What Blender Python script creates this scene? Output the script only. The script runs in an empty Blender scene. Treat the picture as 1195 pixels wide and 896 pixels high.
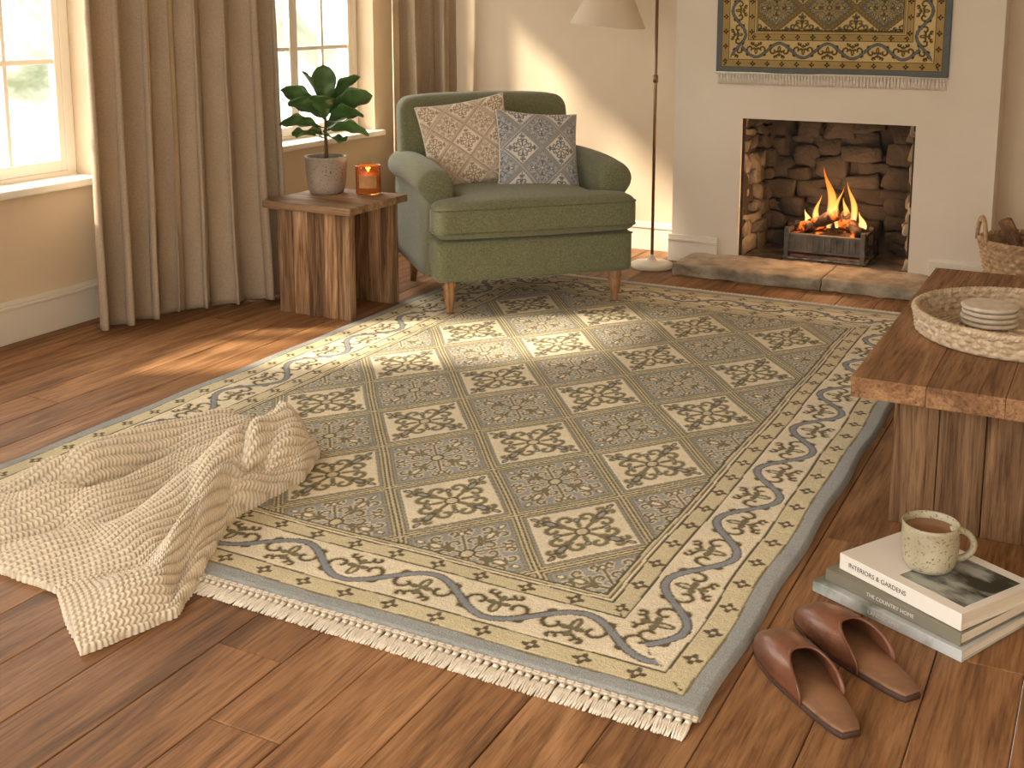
import bpy, math, random
import numpy as np
from mathutils import Vector, Matrix
from mathutils import noise as mn
random.seed(7); rng=np.random.default_rng(7)
D=bpy.data; C=bpy.context
pi=math.pi
def s2l(v):
    v=v/255.0
    return v/12.92 if v<=0.04045 else ((v+0.055)/1.055)**2.4
def lin(c): return (s2l(c[0]),s2l(c[1]),s2l(c[2]),1.0)
# ---------------------------------------------------------------- materials
class NT:
    def __init__(s,name):
        s.m=D.materials.new(name); s.m.use_nodes=True; s.t=s.m.node_tree
        s.b=s.t.nodes['Principled BSDF']; s.out=s.t.nodes['Material Output']
    def n(s,ty,**kw):
        nd=s.t.nodes.new(ty)
        for k,v in kw.items(): setattr(nd,k,v)
        return nd
    def l(s,a,b): s.t.links.new(a,b)
    def mix(s,fac,a,b,blend='MIX'):
        m=s.t.nodes.new('ShaderNodeMix'); m.data_type='RGBA'; m.blend_type=blend
        for i,x in ((0,fac),(6,a),(7,b)):
            if hasattr(x,'links'): s.l(x,m.inputs[i])
            else: m.inputs[i].default_value=x
        return m.outputs[2]
    def math(s,op,a,b=0.0,c=0.0):
        m=s.t.nodes.new('ShaderNodeMath'); m.operation=op
        for i,x in enumerate((a,b,c)):
            if hasattr(x,'links'): s.l(x,m.inputs[i])
            else: m.inputs[i].default_value=x
        return m.outputs[0]
    def coords(s,scale=(1,1,1),kind='Object',attr=None,amt=17.0):
        tc=s.n('ShaderNodeTexCoord'); mp=s.n('ShaderNodeMapping'); mp.inputs['Scale'].default_value=scale
        src=tc.outputs[kind]
        if attr:
            at=s.n('ShaderNodeAttribute'); at.attribute_name=attr
            vm=s.n('ShaderNodeVectorMath'); vm.operation='SCALE'; s.l(at.outputs['Vector'],vm.inputs[0]); vm.inputs['Scale'].default_value=amt
            va=s.n('ShaderNodeVectorMath'); va.operation='ADD'; s.l(src,va.inputs[0]); s.l(vm.outputs[0],va.inputs[1]); src=va.outputs[0]
        s.l(src,mp.inputs['Vector']); return mp.outputs['Vector']
    def noise(s,vec,scale=5,detail=4,rough=.55,dist=0):
        n=s.n('ShaderNodeTexNoise'); n.inputs['Scale'].default_value=scale; n.inputs['Detail'].default_value=detail
        n.inputs['Roughness'].default_value=rough; n.inputs['Distortion'].default_value=dist
        s.l(vec,n.inputs['Vector']); return n.outputs['Fac']
    def ramp(s,fac,stops):
        r=s.n('ShaderNodeValToRGB'); e=r.color_ramp.elements
        while len(e)<len(stops): e.new(.5)
        for i,(p,c) in enumerate(stops): e[i].position=p; e[i].color=c
        s.l(fac,r.inputs['Fac']); return r.outputs['Color']
    def bump(s,h,strength=.3,dist=.01):
        b=s.n('ShaderNodeBump'); b.inputs['Strength'].default_value=strength; b.inputs['Distance'].default_value=dist
        s.l(h,b.inputs['Height']); s.l(b.outputs['Normal'],s.b.inputs['Normal'])
def surf(name,c1,c2,scale=4,rough=.7,bump=.2,bscale=60,bdist=.004,stretch=(1,1,1),metal=0,spec=.5,lo=.35,hi=.65,detail=5):
    n=NT(name); v=n.coords(stretch)
    f=n.noise(v,scale,detail); n.l(n.ramp(f,[(lo,lin(c1)),(hi,lin(c2))]),n.b.inputs['Base Color'])
    n.b.inputs['Roughness'].default_value=rough; n.b.inputs['Metallic'].default_value=metal
    n.b.inputs['Specular IOR Level'].default_value=spec
    if bump>0: n.bump(n.noise(v,bscale,4),bump,bdist)
    return n.m
def wood(name,dark,mid,light,axis='Y',rough=.45,bump=.25,vary=.35,coarse=1.0,grain=.65,spec=.4,streak=.6):
    n=NT(name)
    ax={'X':0,'Y':1,'Z':2}[axis]
    def st(a,b):
        s=[a,a,a]; s[ax]=b; return tuple(s)
    v1=n.coords(st(9*coarse,.9*coarse),attr='rnd'); v2=n.coords(st(120,5),attr='rnd'); v3=n.coords(st(34*coarse,1.5*coarse),attr='rnd')
    f1=n.noise(v1,1.0,5,.65,1.8); f2=n.noise(v2,1.0,5,.7,.3); f3=n.noise(v3,1.0,4,.6,2.2)
    col=n.ramp(f1,[(.3,lin(dark)),(.5,lin(mid)),(.7,lin(light))])
    col=n.mix(streak,col,n.ramp(f3,[(.34,(.38,.33,.29,1)),(.43,(.85,.82,.80,1)),(.5,(1,1,1,1)),(.60,(1.08,1.06,1.04,1)),(.66,(.8,.77,.74,1))]),'MULTIPLY')
    g=n.ramp(f2,[(.34,(.40,.35,.31,1)),(.48,(.92,.90,.88,1)),(.60,(1.1,1.1,1.1,1))])
    col=n.mix(grain,col,g,'MULTIPLY')
    at=n.n('ShaderNodeAttribute'); at.attribute_name='rnd'
    val=n.math('MULTIPLY_ADD',at.outputs['Fac'],vary*2,1-vary)
    hs=n.n('ShaderNodeHueSaturation'); n.l(val,hs.inputs['Value']); n.l(col,hs.inputs['Color'])
    n.l(hs.outputs['Color'],n.b.inputs['Base Color'])
    rr=n.math('MULTIPLY_ADD',f2,.25,rough-.1); n.l(rr,n.b.inputs['Roughness'])
    n.b.inputs['Specular IOR Level'].default_value=spec
    n.bump(n.math('ADD',f2,n.math('MULTIPLY',f3,.6)),bump,.003)
    return n.m
def fabric(name,c1,c2,fine=260,rough=.95,bump=.5,attr=None,transl=0,sheen=.2,st=.22):
    n=NT(name)
    va=n.coords((1,1,st)); vb=n.coords((st,st,1))
    a=n.noise(va,fine,2,.5); b=n.noise(vb,fine,2,.5)
    w=n.math('ADD',a,b)
    big=n.noise(n.coords(),6,3)
    f=n.math('MULTIPLY_ADD',w,.5,0.0)
    if attr:
        at=n.n('ShaderNodeAttribute'); at.attribute_name=attr; col=at.outputs['Color']
        col=n.mix(.5,col,n.ramp(f,[(.38,(.76,.74,.72,1)),(.6,(1.1,1.1,1.1,1))]),'MULTIPLY')
    else:
        col=n.ramp(f,[(.38,lin(c1)),(.62,lin(c2))])
    col=n.mix(.3,col,n.ramp(big,[(.3,(.82,.82,.82,1)),(.7,(1.1,1.1,1.1,1))]),'MULTIPLY')
    n.l(col,n.b.inputs['Base Color']); n.b.inputs['Roughness'].default_value=rough
    n.b.inputs['Specular IOR Level'].default_value=.15
    n.b.inputs['Sheen Weight'].default_value=sheen
    n.bump(w,bump,.0012)
    if transl>0:
        tr=n.n('ShaderNodeBsdfTranslucent'); n.l(col,tr.inputs['Color'])
        mx=n.n('ShaderNodeMixShader'); mx.inputs[0].default_value=transl
        n.l(n.b.outputs[0],mx.inputs[1]); n.l(tr.outputs[0],mx.inputs[2]); n.l(mx.outputs[0],n.out.inputs['Surface'])
    return n.m
def emis(name,c,strength):
    n=NT(name); n.b.inputs['Base Color'].default_value=lin(c); n.b.inputs['Emission Color'].default_value=lin(c); n.b.inputs['Emission Strength'].default_value=strength
    return n.m
# ---------------------------------------------------------------- mesh builder
class MB:
    def __init__(s): s.v=[]; s.f=[]; s.r=[]
    def add(s,vs,fs,r=0.0,M=None):
        o=len(s.v)
        for p in vs:
            p=Vector(p)
            s.v.append(tuple(M@p) if M else tuple(p)); s.r.append(r)
        for f in fs: s.f.append(tuple(i+o for i in f))
    def box(s,lo,hi,r=None,M=None,jit=0):
        x0,y0,z0=lo; x1,y1,z1=hi
        vs=[(x0,y0,z0),(x1,y0,z0),(x1,y1,z0),(x0,y1,z0),(x0,y0,z1),(x1,y0,z1),(x1,y1,z1),(x0,y1,z1)]
        if jit: vs=[tuple(c+random.uniform(-jit,jit) for c in p) for p in vs]
        s.add(vs,[(0,3,2,1),(4,5,6,7),(0,1,5,4),(1,2,6,5),(2,3,7,6),(3,0,4,7)],random.random() if r is None else r,M)
    def tube(s,path,rad,n=8,r=0.0,cap=True,closed=False,M=None,flat=1.0):
        path=[Vector(p) for p in path]; k=len(path); vs=[]; fs=[]
        if not hasattr(rad,'__len__'): rad=[rad]*k
        up=None
        for i,p in enumerate(path):
            if closed: t=path[(i+1)%k]-path[i-1]
            else: t=path[min(i+1,k-1)]-path[max(i-1,0)]
            t.normalize()
            if up is None:
                up=Vector((0,0,1)) if abs(t.z)<.9 else Vector((1,0,0))
            a=t.cross(up)
            if a.length<1e-6: a=t.cross(Vector((0,1,0)))
            a.normalize(); b=a.cross(t).normalized(); up=b
            for j in range(n):
                th=2*pi*j/n
                vs.append(p+a*math.cos(th)*rad[i]+b*math.sin(th)*rad[i]*flat)
        m=k if closed else k-1
        for i in range(m):
            for j in range(n):
                a0=i*n+j; a1=i*n+(j+1)%n; b0=((i+1)%k)*n+j; b1=((i+1)%k)*n+(j+1)%n
                fs.append((a0,a1,b1,b0))
        if cap and not closed:
            fs.append(tuple(range(n))[::-1]); fs.append(tuple((k-1)*n+j for j in range(n)))
        s.add(vs,fs,r,M)
    def lathe(s,prof,n=48,r=0.0,M=None,capb=True,capt=True):
        vs=[];fs=[];k=len(prof)
        for (rr,z) in prof:
            for j in range(n):
                th=2*pi*j/n; vs.append((rr*math.cos(th),rr*math.sin(th),z))
        for i in range(k-1):
            for j in range(n):
                fs.append((i*n+j,i*n+(j+1)%n,(i+1)*n+(j+1)%n,(i+1)*n+j))
        if capb: fs.append(tuple(range(n))[::-1])
        if capt: fs.append(tuple((k-1)*n+j for j in range(n)))
        s.add(vs,fs,r,M)
    def rbox(s,c,h,rad,n=12,puff=(0,0,0),fn=None,r=0.0,M=None):
        ts=[math.sin((-1+2*i/n)*pi/2) for i in range(n+1)]
        for ax in range(3):
            for sg in (-1,1):
                vs=[];fs=[]
                o=[(ax+1)%3,(ax+2)%3]
                for i in range(n+1):
                    for j in range(n+1):
                        q=[0,0,0]; q[ax]=sg; q[o[0]]=ts[i]; q[o[1]]=ts[j]
                        p=[q[k]*h[k] for k in range(3)]
                        inn=[max(-(h[k]-rad),min(h[k]-rad,p[k])) for k in range(3)]
                        d=Vector([p[k]-inn[k] for k in range(3)])
                        if d.length>1e-9: d=d.normalized()*rad
                        w=[inn[k]+d[k] for k in range(3)]
                        for k in range(3):
                            a,b=[x for x in range(3) if x!=k]
                            w[k]+=puff[k]*(w[k]/h[k])*(1-min(1,(w[a]/h[a])**2))*(1-min(1,(w[b]/h[b])**2))
                        pp=(w[0]+c[0],w[1]+c[1],w[2]+c[2])
                        if fn: pp=fn(pp)
                        vs.append(pp)
                for i in range(n):
                    for j in range(n):
                        a=i*(n+1)+j; q4=(a,a+n+1,a+n+2,a+1)
                        fs.append(q4 if sg>0 else q4[::-1])
                s.add(vs,fs,r,M)
    def build(s,name,mat,parent=None,bevel=0,smooth=True,weld=False,sub=0,solid=0,seg=2,loc=None,rot=None):
        me=D.meshes.new(name); me.from_pydata(s.v,[],s.f); me.update()
        at=me.attributes.new('rnd','FLOAT','POINT'); at.data.foreach_set('value',s.r)
        if weld:
            import bmesh
            bm=bmesh.new(); bm.from_mesh(me); bmesh.ops.remove_doubles(bm,verts=bm.verts,dist=1e-5); bm.to_mesh(me); bm.free()
        ob=D.objects.new(name,me); C.scene.collection.objects.link(ob); me.materials.append(mat)
        if smooth: me.polygons.foreach_set('use_smooth',[True]*len(me.polygons))
        if solid:
            m=ob.modifiers.new('s','SOLIDIFY'); m.thickness=solid
        if bevel:
            m=ob.modifiers.new('b','BEVEL'); m.width=bevel; m.segments=seg; m.limit_method='ANGLE'; m.angle_limit=math.radians(40)
        if sub:
            m=ob.modifiers.new('ss','SUBSURF'); m.levels=sub; m.render_levels=sub
        if parent: ob.parent=parent
        if loc: ob.location=loc
        if rot: ob.rotation_euler=rot
        return ob
def empty(name,loc=(0,0,0),rot=(0,0,0)):
    e=D.objects.new(name,None); e.location=loc; e.rotation_euler=rot; e.empty_display_size=.1
    C.scene.collection.objects.link(e); return e
def grid_mesh(name,P,col,mat,parent=None,loc=None,rot=None,closed_u=False):
    ny,nx=P.shape[:2]; me=D.meshes.new(name); me.vertices.add(ny*nx)
    me.vertices.foreach_set('co',P.astype(np.float32).ravel())
    idx=np.arange(ny*nx).reshape(ny,nx)
    if closed_u: idx=np.concatenate([idx,idx[:,:1]],1)
    q=np.stack([idx[:-1,:-1],idx[:-1,1:],idx[1:,1:],idx[1:,:-1]],-1).reshape(-1,4).astype(np.int32)
    me.loops.add(q.size); me.loops.foreach_set('vertex_index',q.ravel())
    me.polygons.add(len(q)); me.polygons.foreach_set('loop_start',np.arange(0,q.size,4,dtype=np.int32))
    me.update(calc_edges=True)
    me.polygons.foreach_set('use_smooth',np.ones(len(q),dtype=bool))
    if col is not None:
        ca=me.color_attributes.new('Col','FLOAT_COLOR','POINT')
        rgba=np.ones((ny*nx,4),np.float32); rgba[:,:3]=col.reshape(-1,3); ca.data.foreach_set('color',rgba.ravel())
    me.materials.append(mat)
    ob=D.objects.new(name,me); C.scene.collection.objects.link(ob)
    if parent: ob.parent=parent
    if loc is not None: ob.location=loc
    if rot is not None: ob.rotation_euler=rot
    return ob
# ---------------------------------------------------------------- textile pattern
def spiral(cx,cy,r0,r1,a0,a1,n=12):
    return [(cx+(r0+(r1-r0)*i/n)*math.cos(math.radians(a0+(a1-a0)*i/n)),cy+(r0+(r1-r0)*i/n)*math.sin(math.radians(a0+(a1-a0)*i/n))) for i in range(n+1)]
def pdist(px,py,polys):
    d=np.full(px.shape,9.0,np.float32)
    for pl in polys:
        for (x1,y1),(x2,y2) in zip(pl[:-1],pl[1:]):
            dx,dy=x2-x1,y2-y1; L=dx*dx+dy*dy+1e-12
            t=np.clip(((px-x1)*dx+(py-y1)*dy)/L,0,1)
            d=np.minimum(d,(px-x1-t*dx)**2+(py-y1-t*dy)**2)
    return np.sqrt(d)
def L3(c): return np.array(lin(c)[:3],np.float32)
PAL_RUG=dict(cream=(238,229,204),grey=(164,167,163),dark=(96,86,62),olive=(130,121,88),yel=(216,207,170),blue=(142,150,158),brown=(100,84,62),edge=(160,166,168))
PAL_TAP=dict(cream=(206,184,132),grey=(112,116,112),dark=(64,54,36),olive=(100,88,56),yel=(170,146,94),blue=(106,114,120),brown=(66,52,36),edge=(106,113,115))
PAL_P1=dict(cream=(236,228,214),grey=(230,220,204),dark=(152,130,102),olive=(174,152,122),yel=(234,226,210),blue=(190,170,142),brown=(160,138,108),edge=(232,220,200))
PAL_P2=dict(cream=(226,224,218),grey=(186,190,195),dark=(112,119,128),olive=(124,130,139),yel=(222,220,214),blue=(154,158,162),brown=(124,128,134),edge=(214,208,198))
def cells(X,Y,hw,hh,pal,out,mask,halo=1.0):
    cx=X/hw; cy=Y/hh
    ir=np.round(cx/2)*2; jr=np.round(cy/2)*2
    p=np.abs(cx-ir); q=np.abs(cy-jr)
    A=(p+q)<1
    p=np.where(A,p,1-p); q=np.where(A,q,1-q)
    hi=np.maximum(p,q); lo=np.minimum(p,q)
    sA=[[(.05,0),(.50,0)],spiral(.33,.145,.125,.035,-110,215,12),spiral(.585,.085,.065,.022,-150,110,8),[(.10,.10),(.17,.17)]]
    sB=[[(.07,0),(.36,0)],spiral(.27,.13,.10,.03,-120,190,11),[(.06,.06),(.34,.34)],spiral(.56,.13,.085,.03,-160,150,9),spiral(.44,.30,.07,.02,220,-80,8),[(.30,.0),(.40,.12)]]
    dsA=pdist(hi,lo,sA); dsB=pdist(hi,lo,sB); ds=np.where(A,dsA,dsB)
    def ell(cx_,cy_,rx,ry): return ((hi-cx_)/rx)**2+((lo-cy_)/ry)**2
    leaf=ell(.47,0,.13,.06); tip=ell(.70,0,.075,.042); cen=(hi**2+lo**2)/.07**2
    bud=np.where(A,(((hi+lo)*.7071-.31)/.06)**2+(((hi-lo)*.7071)/.045)**2,(((hi+lo)*.7071-.50)/.06)**2+(((hi-lo)*.7071)/.045)**2)
    col={k:L3(v) for k,v in pal.items()}
    c=np.where(A[...,None],col['cream'],col['grey'])
    c=np.where(((ds<.036*halo)&~A)[...,None],col['cream']*.85,c)
    c=np.where(((ds<.046*halo)&A)[...,None],col['yel'],c)
    c=np.where((A&(ds<.030))[...,None],col['olive'],c); c=np.where((~A&(ds<.018))[...,None],col['olive']*.9,c)
    for e in (leaf,bud,tip):
        c=np.where((e<1)[...,None],np.where(A[...,None],col['dark'],col['olive']),c); c=np.where((e<.3)[...,None],np.where(A[...,None],col['grey'],col['cream']),c)
    c=np.where((cen<2.2)[...,None],col['dark'],c); c=np.where((cen<1)[...,None],col['yel'],c)
    k=(1-p-q)*hw*hh/math.sqrt(hw*hw+hh*hh); u=math.sqrt(hw*hh)/.23
    for a,b,nm in ((0,.0035,'yel'),(.0035,.0092,'dark'),(.0092,.0140,'yel'),(.0140,.0196,'olive'),(.0196,.0240,'grey'),(.0240,.0272,'olive')):
        c=np.where(((k>=a*u)&(k<b*u))[...,None],col[nm],c)
    out[mask]=c[mask]
def pattern(X,Y,W,L,pal,hw,hh,sc=1.0):
    """X,Y centred coordinates; returns rgb"""
    col={k:L3(v) for k,v in pal.items()}
    out=np.zeros(X.shape+(3,),np.float32)
    ex=W/2-np.abs(X); ey=L/2-np.abs(Y); e=np.minimum(ex,ey)/sc
    s=np.where(ex<ey,Y,X)/sc
    field=e>=.365
    cells(X+hw,Y,hw,hh,pal,out,field)
    c=np.broadcast_to(col['edge'],out.shape).copy()
    def band(a,b,nm):
        c[(e>=a)&(e<b)]=col[nm]
    band(.05,.055,'olive'); band(.055,.112,'yel'); band(.112,.118,'dark')
    band(.118,.279,'cream'); band(.279,.285,'dark'); band(.285,.332,'yel'); band(.332,.338,'dark'); band(.338,.345,'cream'); band(.345,.350,'olive'); band(.350,.358,'yel'); band(.358,.365,'dark')
    for mid,per in ((.084,.125),(.3085,.125)):
        fs=(s+per/2)%per-per/2; m=e-mid; r=np.sqrt(fs**2+m**2); th=np.arctan2(m,fs)
        fl=r<(.0175+.006*np.cos(4*th)); c[fl]=col['brown']; c[r<.006]=col['yel']
    P=.40; m=e-.1985; h=P/2
    k=np.floor((s+h/2)/h); sp=s-k*h; sg=np.where(k%2==0,1.0,-1.0); mm=m*sg
    inb=(e>=.120)&(e<.277); a=np.abs(sp)
    # olive/brown scrolling tendrils around a palmette, blue-grey ribbon winding outside
    st=[spiral(.050,-.006,.033,.010,70,-215,14),spiral(.034,-.058,.014,.006,180,-60,6),spiral(.074,.034,.014,.005,200,-60,6),[(.0,-.030),(.022,-.044)]]
    ds=pdist(a,mm,st)
    c[inb&(ds<.0095)]=col['yel']; c[inb&(ds<.0050)]=col['brown']
    f=.058*np.cos(2*pi*sp/P); df=.058*2*pi/P*np.sin(2*pi*sp/P)
    dd=np.abs(mm-f)/np.sqrt(1+df**2)
    c[inb&(dd<.0125)]=col['brown']; c[inb&(dd<.0085)]=col['blue']
    tre=((a/.014)**2+((mm-.008)/.028)**2<1)|(((a-.018)/.014)**2+((mm+.012)/.010)**2<1)|((a/.009)**2+((mm+.036)/.016)**2<1)
    c[inb&tre]=col['olive']*.9; c[inb&(((a/.005)**2+((mm-.010)/.014)**2)<1)]=col['yel']
    out[~field]=c[~field]
    return out
# ---------------------------------------------------------------- shared materials
M_wall=surf('plaster_cream',(212,194,166),(218,201,174),2,.9,.08,40,.003)
M_wallb=surf('plaster_back',(214,198,174),(220,205,182),2,.9,.08,40,.003)
M_chim=surf('plaster_white',(222,213,198),(228,219,205),2,.9,.12,30,.003)
M_trim=surf('trim_paint',(224,217,203),(230,224,211),3,.5,.02,30)
M_floor=wood('oak_floor',(100,72,48),(144,105,70),(172,132,94),'Y',.56,vary=.2,bump=.25,spec=.28,grain=.7,streak=.5)
M_old=wood('reclaimed_wood',(92,70,52),(146,116,88),(188,160,128),'Z',.85,vary=.4,bump=.8,spec=.15,grain=.8,streak=.65)
M_oldx=wood('reclaimed_top',(120,94,72),(160,130,102),(186,160,130),'X',.7,vary=.2,bump=.6,spec=.25,streak=.6)
M_oldy=wood('coffee_top',(104,78,56),(140,106,76),(166,132,98),'Y',.68,vary=.15,bump=.6,spec=.22,grain=.75,streak=.6)
M_cleg=wood('coffee_leg',(78,60,44),(118,92,68),(148,120,92),'Z',.85,vary=.3,bump=.8,spec=.15,grain=.8,streak=.65)
M_legw=wood('turned_oak',(134,98,66),(176,136,98),(196,158,118),'Z',.45,vary=.1,bump=.15)
M_green=fabric('green_upholstery',(102,106,82),(132,136,108),360,bump=.4,sheen=.25)
M_pipe=fabric('green_piping',(92,96,72),(116,120,94),240,bump=.3)
M_curt=fabric('linen_curtain',(188,171,147),(210,194,171),420,bump=.15,transl=.32,sheen=.1,st=.3)
M_frn=fabric('fringe_cotton',(218,210,194),(238,231,216),200,bump=.4)
M_brass=surf('aged_brass',(130,106,78),(150,124,92),8,.4,.05,40,metal=.85)
M_iron=surf('cast_iron',(84,80,76),(116,110,104),14,.6,.5,60,metal=.4)
# ---------------------------------------------------------------- room
XL=-4.1; YB=6.3; YC=6.1; ZC=2.6; XR=1.8; YR=-1.0
mb=MB(); x=XL-.1
w=.178
while x<XR:
    y=YR-random.random()*1.6
    while y<6.3:
        L=random.uniform(1.3,2.4)
        mb.box((x+.001,y+.001,-.03),(x+w-.001,y+L-.001,0)); y+=L
    x+=w
mb.build('floor',M_floor,bevel=.0028,seg=2,smooth=False)
mb=MB()
W1=(2.5,3.76); W2=(4.75,5.97); ZS=.62; ZT=2.25; xo=XL-.26
for y0,y1 in ((YR,W1[0]),(W1[1],W2[0]),(W2[1],YB+.25)): mb.box((xo,y0,0),(XL,y1,ZC))
for y0,y1 in (W1,W2):
    mb.box((xo,y0,0),(XL,y1,ZS)); mb.box((xo,y0,ZT),(XL,y1,ZC))
mb.build('wall_left',M_wall,smooth=False)
mb=MB(); mb.box((XL,YB,0),(-2.21,YB+.25,ZC)); mb.box((-.56,YB,0),(XR,YB+.25,ZC)); mb.build('wall_back',M_wallb,smooth=False)
mb=MB(); mb.box((XR,YR,0),(XR+.2,YB+.25,ZC)); mb.build('wall_right',M_wall,smooth=False)
mb=MB(); mb.box((xo,YR,ZC),(XR+.2,YB+.8,ZC+.15)); mb.build('ceiling',M_trim,smooth=False)
ox0,ox1,oz=-1.83,-.94,.81
mb=MB(); mb.box((-2.21,YC,0),(ox0,YB+.6,ZC)); mb.box((ox1,YC,0),(-.56,YB+.6,ZC)); mb.box((ox0,YC,oz),(ox1,YC+.14,ZC)); mb.box((ox0,YB+.45,0),(ox1,YB+.6,ZC))
mb.build('wall_chimney_breast',M_chim,smooth=False)
def bboard(name,segs,h=.165):
    mb=MB()
    for (x0,y0,x1,y1,nx,ny) in segs:
        for t,z0,z1 in ((.016,0,h-.035),(.022,h-.035,h-.02),(.012,h-.02,h)):
            xs=sorted((x0,x1)); ys=sorted((y0,y1))
            lo=[xs[0],ys[0],z0]; hi=[xs[1],ys[1],z1]
            if nx>0: hi[0]+=t
            if nx<0: lo[0]-=t
            if ny<0: lo[1]-=t
            mb.box(lo,hi)
    mb.build(name,M_trim,bevel=.003,smooth=False)
bboard('baseboard_left',[(XL,YR,XL,YB,1,0)],.18)
bboard('baseboard_back',[(XL,YB,-2.21,YB,0,-1),(-.56,YB,XR,YB,0,-1)],.165)
bboard('baseboard_chimney',[(-2.226,YC,ox0-.11,YC,0,-1),(-2.21,YC,-2.21,YB,-1,0),(ox1+.1,YC,-.544,YC,0,-1),(-.56,YC,-.56,YB,1,0)],.15)
# windows
n=NT('window_glass'); tr=n.n('ShaderNodeBsdfTransparent'); gl=n.n('ShaderNodeBsdfGlossy'); gl.inputs['Roughness'].default_value=.02
mx=n.n('ShaderNodeMixShader'); mx.inputs[0].default_value=.04; n.l(tr.outputs[0],mx.inputs[1]); n.l(gl.outputs[0],mx.inputs[2]); n.l(mx.outputs[0],n.out.inputs['Surface']); M_glass=n.m
M_white=surf('window_paint',(236,230,218),(241,236,225),3,.45,.02,30)
for i,(y0,y1) in enumerate((W1,W2)):
    e=empty('window_%d'%(i+1))
    mb=MB(); xa,xb=XL-.18,XL-.12
    mb.box((xa,y0,ZS),(xb,y0+.05,ZT)); mb.box((xa,y1-.05,ZS),(xb,y1,ZT)); mb.box((xa,y0+.05,ZS),(xb,y1-.05,ZS+.05)); mb.box((xa,y0+.05,ZT-.05),(xb,y1-.05,ZT))
    xa2,xb2=XL-.165,XL-.128
    ym=(y0+y1)/2
    for a,b in ((y0+.05,ym),(ym,y1-.05)):
        mb.box((xa2,a,ZS+.05),(xb2+.004,a+.035,ZT-.05)); mb.box((xa2,b-.035,ZS+.05),(xb2+.004,b,ZT-.05)); mb.box((xa2,a+.035,ZS+.05),(xb2+.004,b-.035,ZS+.1)); mb.box((xa2,a+.035,ZT-.1),(xb2+.004,b-.035,ZT-.05))
        for z in (1.16,1.68): mb.box((xa2+.006,a+.035,z-.012),(xb2-.004,b-.035,z+.012))
        c_=(a+b)/2; mb.box((xa2+.007,c_-.011,ZS+.1),(xb2-.005,c_+.011,ZT-.1))
    mb.build('frame',M_white,e,bevel=.004,smooth=False)
    mb=MB(); mb.box((XL-.15,y0+.06,ZS+.06),(XL-.147,y1-.06,ZT-.06)); mb.build('glass_pane',M_glass,e,smooth=False)
    mb=MB(); mb.box((XL-.13,y0+.002,ZS),(XL+.0,y1-.002,ZS+.03)); mb.box((XL,y0-.05,ZS-.005),(XL+.05,y1+.05,ZS+.03)); mb.build('sill',M_white,e,bevel=.008,smooth=False)
# ---------------------------------------------------------------- curtains
def curtain(name,p0,p1,z0,z1,folds,amp,seed,spread=0.0):
    r=np.random.default_rng(seed); ph=r.uniform(0,6.28,8)
    ns=folds*30; nz=90
    s=np.linspace(0,1,ns)[None,:]; tz=np.linspace(0,1,nz)[:,None]
    d=np.array([p1[0]-p0[0],p1[1]-p0[1]]); Ld=np.hypot(*d); t=d/Ld; nn=np.array([t[1],-t[0]])
    if nn[0]<0: nn=-nn
    phase=2*pi*folds*s+.9*np.sin(5*s+ph[0])+.5*np.sin(11*s+ph[1])+(1-tz)*(.45*np.sin(7*s+ph[2])+.25*np.sin(17*s+ph[3]+2*tz))
    A=amp*(.80+.3*np.sin(9*s+ph[4])+.15*np.sin(23*s+ph[5]))*(1.15-.35*tz)
    sn=np.sin(phase); off=A*np.sign(sn)*np.abs(sn)**.9
    off=off+.008*np.sin(3*phase+4*tz+ph[6])*(1-tz)+.004*np.sin(22*tz+30*s)*(1-tz)**2
    al=s*Ld+.30*A*np.sin(2*phase)+spread*(s-.5)*(1-tz)**2
    off=off+ (1-tz)**6*.02*np.sin(9*s+ph[7])
    P=np.zeros((nz,ns,3)); P[...,0]=p0[0]+t[0]*al+nn[0]*off; P[...,1]=p0[1]+t[1]*al+nn[1]*off
    P[...,2]=z0+(z1-z0)*tz+(1-tz)**8*.008*np.sin(phase)
    ob=grid_mesh(name,P,None,M_curt); m=ob.modifiers.new('s','SOLIDIFY'); m.thickness=.004
    return ob
curtain('linen_curtain',(-3.93,3.56),(-3.60,4.47),.012,2.45,8,.070,3,.05)
curtain('linen_curtain.001',(-3.94,5.92),(-3.66,6.20),.012,2.45,4,.05,8)
mb=MB(); mb.tube([(-3.93,2.1,2.48),(-3.93,6.2,2.48)],.014,12); mb.build('curtain_rod',M_brass)
# ---------------------------------------------------------------- firebox / hearth
n=NT('firebox_stone'); v=n.coords(attr='rnd'); f=n.noise(v,9,5)
col=n.ramp(f,[(.3,lin((104,96,84))),(.7,lin((170,158,138)))])
g=n.n('ShaderNodeNewGeometry'); sx=n.n('ShaderNodeSeparateXYZ'); n.l(g.outputs['Position'],sx.inputs[0])
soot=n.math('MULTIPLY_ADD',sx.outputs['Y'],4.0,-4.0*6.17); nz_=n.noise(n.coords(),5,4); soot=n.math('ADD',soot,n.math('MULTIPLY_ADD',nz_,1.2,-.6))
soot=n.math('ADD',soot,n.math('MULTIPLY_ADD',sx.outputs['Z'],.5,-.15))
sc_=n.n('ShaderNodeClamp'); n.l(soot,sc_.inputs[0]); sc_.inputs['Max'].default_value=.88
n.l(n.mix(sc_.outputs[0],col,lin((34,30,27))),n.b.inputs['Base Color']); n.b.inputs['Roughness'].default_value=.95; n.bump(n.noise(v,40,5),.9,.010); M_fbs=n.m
e=empty('fireplace')
mb=MB()
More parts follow.
